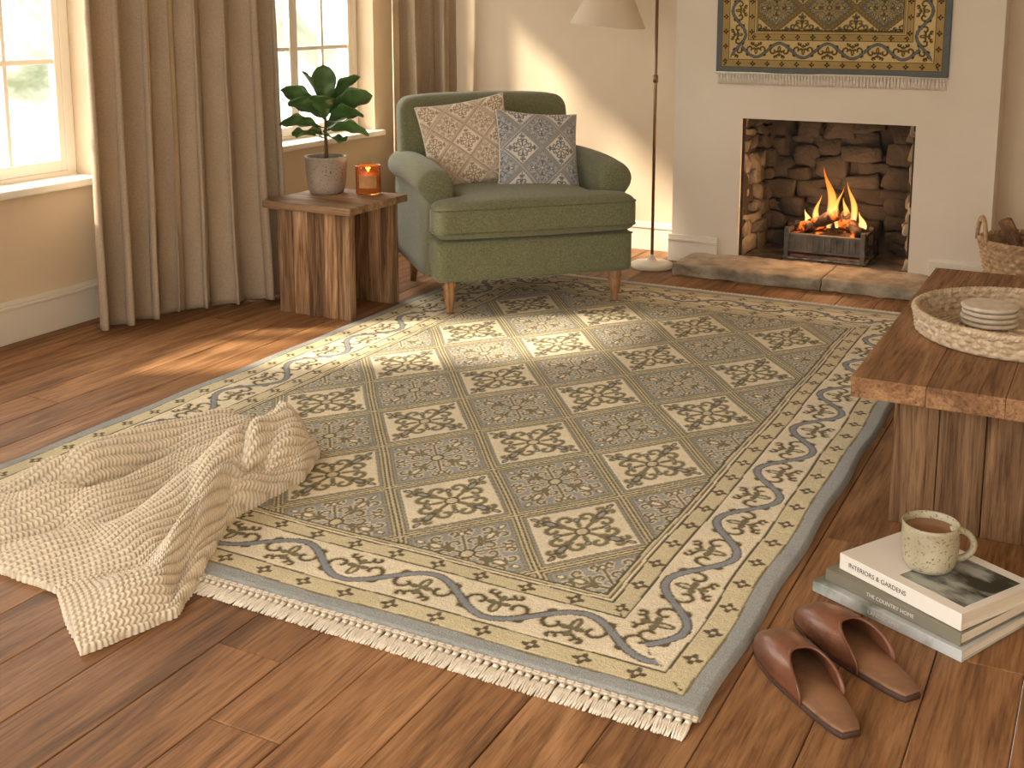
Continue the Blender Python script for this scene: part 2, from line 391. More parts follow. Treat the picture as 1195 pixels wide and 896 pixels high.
def stone(lo,hi):
    c=[(a+b)/2 for a,b in zip(lo,hi)]; h=[(b-a)/2*1.04 for a,b in zip(lo,hi)]; sd=Vector((random.uniform(0,50),random.uniform(0,50),random.uniform(0,50)))
    an=random.uniform(-.10,.10); cs,sn=math.cos(an),math.sin(an)
    def fn(p):
        d=mn.noise_vector(Vector(p)*8+sd)*.030+mn.noise_vector(Vector(p)*30+sd)*.009
        q=Vector(p)-Vector(c); q=Vector((q.x*cs-q.z*sn,q.y,q.x*sn+q.z*cs))+Vector(c)
        return (q[0]+d.x,max(YC+.006,q[1]+d.y),q[2]+d.z)
    mb.rbox(c,h,min(h)*.5,6,fn=fn,r=random.random())
z=.062
while z<oz+.12:
    hgt=random.uniform(.045,.12); y=YC+.03
    while y<6.5:
        L=random.uniform(.08,.22); sp=(y-YC)*.15
        stone((ox0-.06,y,z),(ox0+.020+sp+random.uniform(-.018,.012),y+L,z+hgt*random.uniform(.85,1.05)))
        stone((ox1-.020-sp+random.uniform(-.012,.018),y,z),(ox1+.06,y+L,z+hgt*random.uniform(.85,1.05))); y+=L
    z+=hgt
x=ox0-.05
while x<ox1+.04:
    wd=random.uniform(.10,.22); z=.05
    while z<oz+.15:
        hgt=random.uniform(.05,.14); sh=random.uniform(-.05,.05)
        stone((x+sh,6.49+random.uniform(-.03,.02),z),(x+wd+sh,6.62,z+hgt)); z+=hgt
    x+=wd
mb.build('firebox_stones',M_fbs,e,weld=True)
mb=MB(); mb.box((ox0-.001,YC+.02,.02),(ox0+.012,6.64,oz+.3)); mb.box((ox1-.012,YC+.02,.02),(ox1+.001,6.64,oz+.3)); mb.box((ox0,6.53,.02),(ox1,6.64,oz+.3)); mb.box((ox0,YC+.13,oz+.2),(ox1,6.64,oz+.28))
M_mort=surf('sooty_mortar',(40,35,30),(66,58,50),9,.95,.4,50); mb.build('firebox_lining',M_mort,e,smooth=False)
M_hst=surf('hearth_limestone',(136,126,110),(182,171,152),9,.88,1.0,22,.016)
mb=MB()
def rough(p,a=.012):
    q=Vector(p); d=mn.noise_vector(q*8)*a+mn.noise_vector(q*30)*a*.7
    return (p[0]+d[0]*.7,p[1]+d[1]*1.7,max(.001,p[2]+d[2]*.4))
for x0,x1,y0 in ((-2.075,-1.30,5.745),(-1.297,-.82,5.75)):
    mb.rbox(((x0+x1)/2,(y0+6.12)/2,.03),((x1-x0)/2,(6.12-y0)/2,.031),.010,44,fn=rough)
mb.build('hearth_slabs',M_hst,e,weld=True)
mb=MB()
for i in range(4):
    x0=ox0+.02+i*.215; mb.box((x0,YC+.0,.0),(x0+.21,6.6,.06),jit=.002)
M_sh=surf('sooty_hearth',(70,62,54),(118,106,90),10,.95,.6,50); mb.build('inner_hearth',M_sh,e,bevel=.006)
# grate + fire
e=empty('fire_grate',(-1.38,6.27,.062))
mb=MB()
mb.box((-.20,-.11,.05),(.20,-.09,.13)); mb.box((-.215,-.115,.125),(.215,-.085,.14)); mb.box((-.215,-.115,.04),(.215,-.085,.055))
for i in range(13):
    xx=-.19+i*.0317; mb.box((xx-.005,-.118,.055),(xx+.005,-.108,.125))
for sx_ in (-.2,.2):
    mb.box((sx_-.012,-.12,0),(sx_+.012,-.09,.17)); mb.box((sx_-.012,.10,0),(sx_+.012,.13,.17)); mb.box((sx_-.01,-.1,.05),(sx_+.01,.11,.07)); mb.box((sx_-.01,-.1,.14),(sx_+.01,.11,.155))
for i in range(9):
    xx=-.17+i*.0425; mb.box((xx-.006,-.1,.045),(xx+.006,.12,.057))
mb.build('iron_basket',M_iron,e,bevel=.002,smooth=False)
mb=MB(); mb.box((-.22,-.12,.001),(.22,.12,.012)); mb.build('ash_bed',surf('ash',(90,84,78),(150,142,134),30,.95,.5,80),e,bevel=.004)
n=NT('burning_log'); v=n.coords(); f=n.noise(v,26,5,.7)
n.l(n.ramp(f,[(.35,lin((34,26,20))),(.7,lin((112,86,64)))]),n.b.inputs['Base Color']); n.b.inputs['Roughness'].default_value=.9
g2=n.noise(v,13,3); n.l(n.ramp(g2,[(.54,(0,0,0,1)),(.66,(1,.14,.01,1)),(.78,(1,.4,.06,1))]),n.b.inputs['Emission Color']); n.b.inputs['Emission Strength'].default_value=1.6; n.bump(f,.8,.01); M_log=n.m
mb=MB()
def logt(a,b,r):
    a=Vector(a);b=Vector(b); pts=[a.lerp(b,i/8)+Vector((0,0,.004*math.sin(i*2.1))) for i in range(9)]
    mb.tube(pts,[r*(1+.08*math.sin(i*1.7+r*90)) for i in range(9)],14)
logt((-.19,-.03,.10),(.19,-.01,.11),.036); logt((-.17,.07,.11),(.18,.05,.11),.038); logt((-.18,.03,.13),(.05,-.06,.25),.032)
logt((.19,.03,.13),(-.02,.0,.245),.030); logt((-.13,-.06,.17),(.02,.08,.19),.028); logt((.17,-.06,.15),(.06,.07,.23),.028)
mb.build('burning_logs',M_log,e)
n=NT('flame'); tc=n.n('ShaderNodeTexCoord'); sx=n.n('ShaderNodeSeparateXYZ'); n.l(tc.outputs['Object'],sx.inputs[0])
zz=n.math('MULTIPLY_ADD',sx.outputs['Z'],3.0,-.45)
nf=n.noise(n.coords((1,1,.4)),16,3); z2=n.math('ADD',zz,n.math('MULTIPLY_ADD',nf,.6,-.3))
colr=n.ramp(z2,[(.0,(1,.66,.24,1)),(.35,(1,.42,.09,1)),(.8,(1,.17,.015,1))])
em=n.n('ShaderNodeEmission'); n.l(colr,em.inputs['Color']); em.inputs['Strength'].default_value=2.0
lw=n.n('ShaderNodeLayerWeight'); lw.inputs['Blend'].default_value=.4
fa=n.math('SUBTRACT',1.0,lw.outputs['Facing']); fb=n.math('MULTIPLY',n.math('POWER',fa,1.6),n.math('MULTIPLY_ADD',nf,1.8,-.2))
cl=n.n('ShaderNodeClamp'); n.l(fb,cl.inputs[0]); cl.inputs['Max'].default_value=.85
tp=n.n('ShaderNodeBsdfTransparent'); mx=n.n('ShaderNodeMixShader'); n.l(cl.outputs[0],mx.inputs[0]); n.l(tp.outputs[0],mx.inputs[1]); n.l(em.outputs[0],mx.inputs[2]); n.l(mx.outputs[0],n.out.inputs['Surface']); M_fl=n.m
mb=MB()
for (x0,y0,z0,h,r,sw) in ((-.01,.02,.16,.33,.062,.025),(.04,-.01,.17,.22,.042,-.02),(.11,.02,.15,.27,.045,.02),(-.07,.0,.15,.19,.045,-.015),(.16,.03,.14,.12,.03,.01),(-.13,.04,.14,.11,.03,.01),(.07,.05,.16,.17,.045,.01)):
    pts=[];rd=[]
    for i in range(15):
        t=i/14; pts.append((x0+sw*math.sin(t*4.8)*t*1.5,y0+.01*math.sin(t*6),z0+h*t)); rd.append(max(.0006,r*(math.sin(pi*min(1,(t*.85+.15)))**1.2)*(1-t*.6)))
    mb.tube(pts,rd,16,flat=.5)
mb.build('flames',M_fl,e)
def point(name,loc,en,col,rad):
    l=D.lights.new(name,'POINT'); l.energy=en; l.color=col; l.shadow_soft_size=rad; o=D.objects.new(name,l); o.location=loc; C.scene.collection.objects.link(o); return o
point('fire_light',(-1.36,6.2,.40),7.0,(1,.52,.25),.07)
# ---------------------------------------------------------------- tapestry
def fringe(mb,x0,x1,n,y,z,dx,dy,dz,ln,rad,ground=True,strands=4):
    for i in range(n):
        x=x0+(x1-x0)*(i+.5)/n; sway=random.uniform(-.16,.16)
        base=Vector((x,y,z)); d=Vector((dx+sway*.3,dy,dz)).normalized()
        kz=base+d*ln*.30
        mb.tube([base,kz],[rad*1.4,rad*1.6],6); mb.tube([kz-d*rad,kz+d*rad*1.8],[rad*2.3,rad*2.1],6)
        for k in range(strands):
            o=(k-(strands-1)/2)*rad*1.15; b2=random.uniform(-.12,.12)
            p=[kz+Vector((o*.6,0,0))]
            for q in (1,2,3):
                t=q/3; pt=kz+d*ln*.70*t+Vector((o*(1+t*.7)+b2*t*t*ln*.4,0,0))
                if ground: pt.z=max(rad*.8,z*(1-t)**1.5*.8+rad*.8+random.uniform(0,.003))
                else: pt.y+=random.uniform(-.002,.002)
                p.append(pt)
            mb.tube(p,[rad,rad,rad*.9,rad*.6],5)
n=NT('rug_wool'); at=n.n('ShaderNodeAttribute'); at.attribute_name='Col'; v=n.coords()
c=n.mix(.6,at.outputs['Color'],n.ramp(n.noise(v,5,5),[(.3,(.82,.82,.82,1)),(.7,(1.1,1.09,1.07,1))]),'MULTIPLY')
c=n.mix(.5,c,n.ramp(n.noise(v,230,2),[(.3,(.72,.72,.71,1)),(.65,(1.15,1.15,1.13,1))]),'MULTIPLY')
c=n.mix(.4,c,n.ramp(n.noise(n.coords((1,14,1)),12,3),[(.35,(.84,.84,.84,1)),(.65,(1.08,1.08,1.08,1))]),'MULTIPLY')
n.l(c,n.b.inputs['Base Color']); n.b.inputs['Roughness'].default_value=1; n.b.inputs['Specular IOR Level'].default_value=.08; n.b.inputs['Sheen Weight'].default_value=.2
n.bump(n.noise(v,260,3),.7,.004); M_rug=n.m
e=empty('wall_tapestry',(-1.39,YC-.004,0))
Wt=1.18
nx,nyy=400,300
U,V=np.meshgrid(np.linspace(-Wt/2,Wt/2,nx),np.linspace(-.45,.45,nyy))
col=pattern(U,V,Wt,.90,PAL_TAP,.135,.11,.62)
P=np.stack([U,-.012+.004*np.sin(U*9)*np.clip((.45-V),0,1),V+1.5],-1)
P[0,:,1]=0;P[-1,:,1]=0;P[:,0,1]=0;P[:,-1,1]=0
grid_mesh('woven_panel',P,col,M_rug,e)
mb=MB(); fringe(mb,-Wt/2+.01,Wt/2-.01,70,-.008,1.052,0,0,-1,.062,.0028,False,3); mb.tube([(-Wt/2,-.01,1.052),(Wt/2,-.01,1.052)],.005,6); mb.build('tassels',M_frn,e)
mb=MB(); mb.tube([(-Wt/2-.04,-.014,1.955),(Wt/2+.04,-.014,1.955)],.012,10); mb.build('hanging_rod',M_brass,e)
# ---------------------------------------------------------------- rug
RX0,RX1,RY0,RY1=-2.99,-.66,2.05,5.43
e=empty('area_rug',((RX0+RX1)/2,(RY0+RY1)/2,0))
W=RX1-RX0; L=RY1-RY0; st=.0034
nx=int(W/st); nyy=int(L/st)
U,V=np.meshgrid(np.linspace(-W/2,W/2,nx).astype(np.float32),np.linspace(-L/2,L/2,nyy).astype(np.float32))
wob=.003*np.sin(V*9+np.sin(U*5)*2); wob2=.003*np.sin(U*11+np.sin(V*4)*2)
col=pattern(U+wob,V+wob2,W+.006,L+.006,PAL_RUG,.205,.26)
ed=np.minimum(W/2-np.abs(U),L/2-np.abs(V))
Z=.015*np.sqrt(np.clip(ed/.012,0,1))+.0012*np.sin(U*7)*np.sin(V*5)*np.clip(ed*5,0,1)
lum=col.mean(-1); Z=Z+np.clip(lum-.3,-.2,.3)*.004*np.clip(ed*60,0,1)
Z=Z+rng.normal(0,.0004,Z.shape)*(ed>.002)
ex=.004*np.sin(V*13)*np.clip(np.abs(U)/(W/2),0,1)**6
P=np.stack([U+ex,V,np.maximum(Z,.0005)],-1)
grid_mesh('wool_pile',P,col,M_rug,e)
mb=MB()
fringe(mb,-W/2+.006,W/2-.006,118,-L/2-.002,.009,0,-1,0,.074,.0034,True,4)
fringe(mb,-W/2+.006,W/2-.006,118,L/2+.002,.009,0,1,0,.055,.0034,True,4)
for sy in (-1,1):
    for k in range(2):
        pts=[(-W/2+.003+i*(W-.006)/200,sy*(L/2+.003+k*.007)+.0015*math.sin(i*2.6+k*pi),.009) for i in range(201)]
        mb.tube(pts,.0045,6)
mb.build('fringe',M_frn,e)
# ---------------------------------------------------------------- armchair
A=empty('armchair',(-2.68,4.47,0),(0,0,math.radians(45)))
cx=.405
mb=MB(); mb.rbox((cx,.36,.265),(.475,.41,.098),.025,14,puff=(.004,.008,0))
mb.build('base_rail',M_green,A,weld=True)
def Tmap(p):
    x,y,z=p
    t=min(1,max(0,(y-.04)/.06)); t=t*t*(3-2*t)
    sc=1-(1-.335/.485)*t
    return (cx+(x-cx)*sc,y,z)
mb=MB(); mb.rbox((cx,.27,.452),(.485,.36,.084),.05,26,puff=(0,.008,.024),fn=Tmap)
mb.build('seat_cushion',M_green,A,weld=True)
mb=MB()
for zz in (.505,.398):
    pts=[]
    hx,hy,r=.483,.359,.05
    cs=[(hx-r,hy-r,0),(-(hx-r),hy-r,90),(-(hx-r),-(hy-r),180),(hx-r,-(hy-r),270)]
    for (a,b,t0) in cs:
        for i in range(9):
            th=math.radians(t0+i*90/8); pts.append((cx+a+r*math.cos(th),.27+b+r*math.sin(th),zz))
    dp=[]
    for i in range(len(pts)):
        p=Vector(pts[i]);q=Vector(pts[(i+1)%len(pts)]); kk=max(1,int((q-p).length/.02))
        for j in range(kk): dp.append(Tmap(tuple(p.lerp(q,j/kk))))
    mb.tube(dp,.005,6,closed=True)
mb.tube([(cx-.47,-.052,.353),(cx+.47,-.052,.353)],.005,6)
def arm(side):
    m=MB(); prof=[]
    prof+= [(-.07,.17),(-.07,.30),(-.07,.45),(-.072,.56)]
    c0=(.01,.605); R=.080
    for i in range(17):
        th=math.radians(190-i*(190+62)/16); prof.append((c0[0]+R*math.cos(th)*1.06,c0[1]+R*math.sin(th)*.9))
    prof+=[(.056,.50),(.054,.40),(.056,.30),(.06,.22),(.062,.17)]
    ys=[.070,.072,.078,.088,.105,.13,.2,.3,.4,.5,.6,.7,.78,.80]; sc=[.60,.76,.88,.95,.985,1,1,1,1,1,1,1,1,.96]
    vs=[];k=len(prof)
    for y,s in zip(ys,sc):
        dz=.012*math.sin((y-.1)*4)-.03*max(0,(.25-y))*2
        for a,z in prof:
            aa=a*s; z2=.45+(z-.45)*(1-(1-s)*.6)
            vs.append((cx+side*(.43+aa),y,z2+(dz if z>.4 else 0)))
    fs=[]
    for i in range(len(ys)-1):
        for j in range(k):
            q=(i*k+j,i*k+(j+1)%k,(i+1)*k+(j+1)%k,(i+1)*k+j); fs.append(q if side<0 else q[::-1])
    f0=tuple(range(k)); fs.append(f0[::-1] if side<0 else f0); f1=tuple((len(ys)-1)*k+j for j in range(k)); fs.append(f1 if side<0 else f1[::-1])
    m.add(vs,fs); m.build('arm_%s'%('left' if side<0 else 'right'),M_green,A)
arm(-1); arm(1)
mb.build('piping',M_pipe,A)
def lean(p):
    x,y,z=p; t=(z-.40); 
    tp=max(0,(z-.62)/.33)
    return (cx-.02+(x-cx)*(1-.03*tp),y+t*.24+.018*math.cos((x-cx)*3.2)-.018,z-.014*((x-cx)/.45)**4)
mb=MB(); mb.rbox((cx,.70,.60),(.455,.095,.355),.06,22,puff=(.0,.03,.008),fn=lean); mb.build('back_rest',M_green,A,weld=True)
mb=MB()
for x in (0.0,.81):
    mb.lathe([(.013,.0165),(.018,.02),(.02,.035),(.015,.045),(.021,.06),(.026,.09),(.030,.12),(.024,.13),(.032,.14),(.032,.175)],20,M=Matrix.Translation((x,0,0)))
for x in (0.0,.81):
    mb.tube([(x,.76,0),(x,.71,.175)],[.016,.028],8)
mb.build('legs',M_legw,A)
def pillow(name,center,rot,size,th,pal,hw,hh,shift=(0,0)):
    n_=170; g=np.linspace(-1,1,n_); U,V=np.meshgrid(g,g)
    col=np.zeros(U.shape+(3,),np.float32); cells(U*size/2+shift[0],V*size/2+shift[1],hw,hh,pal,col,np.ones(U.shape,bool),.01)
    k=.07; X=U*(1-k*(1-V**2)); Y=V*(1-k*(1-U**2))
    T=th*((1-U**2)*(1-V**2))**.42*(1+.06*np.sin(U*4+1)*np.sin(V*3))
    e=empty(name,center,rot); m=fabric('%s_cloth'%name.replace('.','_'),(0,0,0),(0,0,0),220,attr='Col',bump=.35)
    Pf=np.stack([X*size/2,-T/2,Y*size/2],-1); Pb=np.stack([X*size/2,T/2,Y*size/2],-1)
    grid_mesh('front',Pf,col,m,e); grid_mesh('back',Pb[:,::-1],col[:,::-1],m,e)
    mb=MB(); pts=[]
    for i in range(0,n_-1,4): pts.append(Pf[0,i])
    for i in range(0,n_-1,4): pts.append(Pf[i,-1])
    for i in range(n_-1,0,-4): pts.append(Pf[-1,i])
    for i in range(n_-1,0,-4): pts.append(Pf[i,0])
    mb.tube([tuple(p) for p in pts],.004,6,closed=True); mb.build('edge_piping',M_frn,e)
    return e
def chl(x,y,z):
    a=math.radians(45); return (-2.68+x*math.cos(a)-y*math.sin(a),4.47+x*math.sin(a)+y*math.cos(a),z)
pillow('throw_pillow',chl(.22,.49,.735),(math.radians(-20),math.radians(-9),math.radians(36)),.44,.15,PAL_P1,.088,.088)
pillow('throw_pillow.001',chl(.54,.35,.695),(math.radians(-24),math.radians(5),math.radians(43)),.415,.15,PAL_P2,.104,.104,(.104,0))
# ---------------------------------------------------------------- side table
e=empty('side_table')
mb=MB(); tx0,tx1,ty0,ty1=-3.49,-3.0,4.16,4.63
for i in range(4): mb.box((tx0,ty0+i*(ty1-ty0)/4+.0006,.487),(tx1,ty0+(i+1)*(ty1-ty0)/4-.0006,.522))
mb.build('tabletop',M_oldx,e,bevel=.004,smooth=False)
mb=MB()
for y0 in (4.19,4.54):
    xs=[-3.43,-3.345,-3.26,-3.17,-3.10,-3.03]
    for a,b in zip(xs[:-1],xs[1:]): mb.box((a+.001,y0+random.uniform(0,.004),0),(b-.001,y0+.05,.487))
mb.build('slab_legs',M_old,e,bevel=.003,smooth=False)
# plant
e=empty('potted_fiddle_leaf_fig',(-3.36,4.48,.522))
n=NT('speckled_stoneware'); v=n.coords(); sp=n.noise(v,120,2); base=n.ramp(n.noise(v,5,3),[(.3,lin((150,140,126))),(.7,lin((178,168,154)))])
n.l(n.mix(n.ramp(sp,[(.62,(0,0,0,1)),(.66,(1,1,1,1))]),base,lin((100,88,74))),n.b.inputs['Base Color']); n.b.inputs['Roughness'].default_value=.55; n.bump(n.noise(n.coords((1,1,10)),12,2),.3,.003); M_pot=n.m
mb=MB(); mb.lathe([(.066,0),(.078,.004),(.088,.03),(.094,.07),(.097,.12),(.099,.165),(.101,.172),(.100,.178),(.094,.178),(.092,.165),(.09,.15)],56,capt=False); mb.build('stoneware_pot',M_pot,e)
mb=MB(); mb.lathe([(.002,.152),(.04,.156),(.091,.150)],32,capb=False,capt=False); mb.build('soil',surf('soil',(40,28,20),(66,48,34),40,.95,.9,60,.01),e)
mb=MB(); mb.tube([(0,0,.14),(.004,.0,.2),(-.002,.004,.27),(.004,.0,.33),(.0,.0,.40)],[.010,.009,.008,.007,.004],8)
leaves=MB()
def leaf(base,az,el,L,Wd,curl,roll=0):
    n1,n2=16,11; vs=[];fs=[]
    for i in range(n1+1):
        t=i/n1; wdt=Wd*(math.sin(pi*min(1,t**1.2))**.6)*(.62+.45*t)*(1 if t<.995 else .2)
        if t==0: wdt=.002
        for j in range(n2):
            s=-1+2*j/(n2-1)
            xx=L*t; zz=-curl*.32*L*t*t + abs(s)**1.4*wdt*.20 + .007*math.sin(t*17+s*3)*abs(s)
            vs.append((xx,s*wdt/2,zz))
    for i in range(n1):
        for j in range(n2-1): a=i*n2+j; fs.append((a,a+n2,a+n2+1,a+1))
    Mx=Matrix.Translation(base)@Matrix.Rotation(az,4,'Z')@Matrix.Rotation(-el,4,'Y')@Matrix.Rotation(roll,4,'X')@Matrix.Translation((.02,0,0))
    leaves.add(vs,fs,random.random(),Mx)
    d=Mx@Vector((.01,0,0)); mb.tube([base,d],[.003,.002],5)
camr=math.radians(27.8)
spec=[(.39,100,78,.20,.13,.3,.0),(.39,150,62,.20,.14,.5,.5),(.38,30,50,.22,.15,.6,-.7),(.37,10,28,.22,.15,.7,-.9),(.36,172,38,.22,.15,.7,.9),(.35,215,35,.19,.14,.8,.6),(.34,335,20,.20,.14,.8,-.6),(.34,270,50,.18,.14,.7,0),(.31,190,14,.19,.13,.8,.6),(.30,350,4,.20,.14,.8,-.6),(.29,60,25,.18,.13,.8,0),(.28,235,12,.18,.13,.9,.3),(.27,300,8,.17,.13,.9,-.3),(.26,150,12,.17,.12,.9,.3)]
for (h,az,el,L_,W_,cu,ro) in spec:
    leaf(Vector((0,0,h)),math.radians(az)+camr,math.radians(el),L_,W_,cu*.8,ro)
mb.build('stems',surf('bark_stem',(84,62,40),(112,86,58),20,.8,.4,60),e)
n=NT('fig_leaf'); v=n.coords(attr='rnd'); n.l(n.ramp(n.noise(v,14,4),[(.3,lin((48,82,42))),(.7,lin((92,128,70)))]),n.b.inputs['Base Color']); n.b.inputs['Roughness'].default_value=.38; n.bump(n.noise(v,30,3),.4,.004)
leaves.build('leaves',n.m,e,solid=.0012)
# candle
e=empty('candle_jar',(-3.165,4.545,.522))
n=NT('amber_glass'); n.b.inputs['Base Color'].default_value=(.62,.27,.08,1); n.b.inputs['Transmission Weight'].default_value=.75; n.b.inputs['Roughness'].default_value=.05; n.b.inputs['IOR'].default_value=1.3
mb=MB(); mb.lathe([(.054,0),(.059,.004),(.060,.01),(.060,.135),(.058,.138),(.056,.135),(.056,.012)],48,capt=False); mb.build('amber_jar',n.m,e)
n=NT('self_lit_wax'); n.b.inputs['Base Color'].default_value=lin((170,112,66)); n.b.inputs['Emission Color'].default_value=(1,.45,.16,1); n.b.inputs['Emission Strength'].default_value=.2  # weak emission in the wax stands in for the flame's light glowing through it
mb=MB(); mb.lathe([(.053,.01),(.054,.085),(.004,.084)],40); mb.build('wax',n.m,e)
mb=MB(); nn_=14; vs=[];fs=[]
for i in range(nn_+1):
    th=math.radians(-100+i*84/nn_)
    for z in (.035,.095): vs.append((.0608*math.cos(th),.0608*math.sin(th),z))
for i in range(nn_): fs.append((i*2,i*2+2,i*2+3,i*2+1))
mb.add(vs,fs); mb.build('paper_label',surf('label_paper',(186,138,90),(198,150,102),30,.8,0,10),e)
mb=MB(); mb.tube([(0,0,.084),(.001,0,.1)],.0012,6); mb.build('wick',M_iron,e)
mb=MB(); mb.tube([(0,0,.095+i*.0028) for i in range(11)],[.0006+.0062*math.sin(pi*(i/10)**.7) for i in range(11)],12); mb.build('flame',emis('candle_flame',(255,210,130),8),e)
point('candle_light',(-3.165,4.545,.64),.4,(1,.6,.3),.012)
# ---------------------------------------------------------------- floor lamp
e=empty('floor_lamp',(-2.24,5.88,0))
mb=MB(); mb.lathe([(.115,0),(.118,.006),(.116,.02),(.10,.028),(.03,.036),(.018,.05),(.014,.07)],56); mb.build('base',surf('lamp_base_enamel',(214,206,192),(226,218,204),5,.35,.02,30),e)
mb=MB(); mb.tube([(0,0,.03),(0,0,1.78)],.0085,14); mb.tube([(0,0,1.0),(0,0,1.04)],.014,14)
lx,ly=-.225,-.128
mb.tube([(0,0,1.78),(lx*.25,ly*.25,1.83),(lx*.7,ly*.7,1.82),(lx,ly,1.74),(lx,ly,1.52)],.006,10)
mb.build('brass_pole',M_brass,e)
n=NT('linen_shade'); n.b.inputs['Base Color'].default_value=lin((236,227,210)); n.b.inputs['Roughness'].default_value=.9
trn=n.n('ShaderNodeBsdfTranslucent'); trn.inputs['Color'].default_value=lin((242,232,214)); mx=n.n('ShaderNodeMixShader'); mx.inputs[0].default_value=.35; n.l(n.b.outputs[0],mx.inputs[1]); n.l(trn.outputs[0],mx.inputs[2]); n.l(mx.outputs[0],n.out.inputs['Surface'])
mb=MB(); Mt=Matrix.Translation((lx,ly,1.30))@Matrix.Rotation(math.radians(5),4,'Y')
mb.lathe([(.195,0),(.196,.004),(.075,.25),(.073,.25)],56,M=Mt,capb=False,capt=False); mb.build('shade',n.m,e,solid=.003)
mb=MB(); mb.tube([tuple(Mt@Vector((.196*math.cos(t*pi/24),.196*math.sin(t*pi/24),.0))) for t in range(48)],.003,6,closed=True); mb.build('shade_trim',M_frn,e)
mb=MB(); mb.rbox((lx,ly,1.45),(.028,.028,.035),.027,8); mb.build('bulb',surf('bulb_glass',(240,236,228),(246,242,234),4,.2,0,10),e,weld=True)
# ---------------------------------------------------------------- coffee table
e=empty('coffee_table')
mb=MB(); cx0,cx1,cy0,cy1=-.59,.16,3.01,4.47
for i in range(4):
    a=cx0+i*(cx1-cx0)/4; mb.box((a+.0003,cy0+random.uniform(0,.002),.395),(a+(cx1-cx0)/4-.0003,cy1-random.uniform(0,.002),.45))
mb.build('tabletop',M_oldy,e,bevel=.0022,smooth=False)
mb=MB()
for y0 in (3.18,4.2):
    for i in range(5):
        a=-.505+i*.118; mb.box((a+.001,y0+random.uniform(0,.005),0),(a+.117,y0+.075,.395))
mb.box((-.30,3.25,.33),(-.12,4.2,.394))
mb.build('slab_legs',M_cleg,e,bevel=.003,smooth=False)
M_ratt=surf('pale_rattan',(172,152,126),(212,194,168),60,.7,.4,160,.003)
M_wick=surf('wicker',(150,120,88),(194,164,128),50,.7,.4,160,.003)
def woven(name,prof,nth,amp,mat,parent,rows):
    ny_=rows*6; nx_=nth*8
    T,Th=np.meshgrid(np.linspace(0,1,ny_),np.arange(nx_)/nx_*2*pi,indexing='ij')
    row=np.floor(T*rows-1e-6); ph=np.where(row%2==0,0,pi)
    rad=np.array([[prof(t)[0]] for t in T[:,0]]); zz=np.array([[prof(t)[1]] for t in T[:,0]])
    bul=np.abs(np.sin(pi*T*rows))**.6
    d=amp*(np.sin(Th*nth+ph)*.6+.6)*bul
    R=rad+d
    P=np.stack([R*np.cos(Th),R*np.sin(Th),zz+0*Th],-1)
    return grid_mesh(name,P,None,mat,parent,closed_u=True)
e=empty('woven_tray',(-.235,3.62,.4502))
R0=.295
woven('outer_wall',lambda t:(R0-.012+.010*t,.004+.062*t),44,.008,M_ratt,e,4)
woven('inner_wall',lambda t:(R0-.026+.012*t,.008+.058*t),44,.006,M_ratt,e,4)
mb=MB(); mb.lathe([(R0-.02,0),(R0-.018,.006),(R0-.025,.010),(.002,.010)],64); 
mb.build('tray_floor',M_ratt,e)
mb=MB()
for k in range(3):
    pts=[]
    for i in range(240):
        th=2*pi*i/240; hz=.068
        pts.append(((R0-.003+.006*math.cos(th*50+k*2.09))*math.cos(th),(R0-.003+.006*math.cos(th*50+k*2.09))*math.sin(th),hz+.006*math.sin(th*50+k*2.09)))
    mb.tube(pts,.0065,6,closed=True)
pts=[]
for i in range(17):
    th=math.radians(75-19+38*i/16); rr=R0+.004; pts.append((rr*math.cos(th),rr*math.sin(th),.066+.030*math.sin(pi*i/16)))
mb.tube(pts,.008,8)
for r_ in np.linspace(.03,.26,14): mb.tube([(r_*math.cos(t*pi/30),r_*math.sin(t*pi/30),.011) for t in range(60)],.006,6,closed=True,flat=.7)
mb.build('rope_rim',M_ratt,e)
e=empty('coaster_stack',(-.325,3.665,.4665))
M_coast=surf('stone_coaster',(200,188,170),(220,209,192),40,.8,.5,160,.002)
mb=MB()
for i in range(4):
    z=i*.0155; dx,dy=random.uniform(-.005,.005),random.uniform(-.005,.005)
    mb.lathe([(.074,z),(.079,z+.002),(.081,z+.007),(.079,z+.011),(.074,z+.0125),(.05,z+.0118),(.002,z+.0118)],48,M=Matrix.Translation((dx,dy,0)))
mb.build('coasters',M_coast,e)
# basket
e=empty('log_basket',(-.335,5.62,0))
woven('wicker_wall',lambda t:(.17+.055*t-.01*math.sin(pi*t),.002+.36*t),26,.010,M_wick,e,16)
woven('wicker_inner',lambda t:(.155+.055*t-.01*math.sin(pi*t),.002+.36*t),26,.004,M_wick,e,16)
mb=MB()
for k in range(3):
    mb.tube([((.222+.008*math.cos(i*.65+k*2.1))*math.cos(2*pi*i/160),(.222+.008*math.cos(i*.65+k*2.1))*math.sin(2*pi*i/160),.365+.008*math.sin(i*.65+k*2.1)) for i in range(160)],.008,6,closed=True)
for az in (200,20):
    a=math.radians(az); t=Vector((-math.sin(a),math.cos(a),0)); c_=Vector((.225*math.cos(a),.225*math.sin(a),.36))
    for o in (0,.012):
        mb.tube([c_+t*(.075*math.cos(th))+Vector((0,0,(.10+o)*math.sin(th))) for th in [pi*i/14 for i in range(15)]],.009,8)
mb.lathe([(.001,.004),(.165,.004)],24,capb=False,capt=False)
mb.build('rim_and_handles',M_wick,e)
mb=MB()
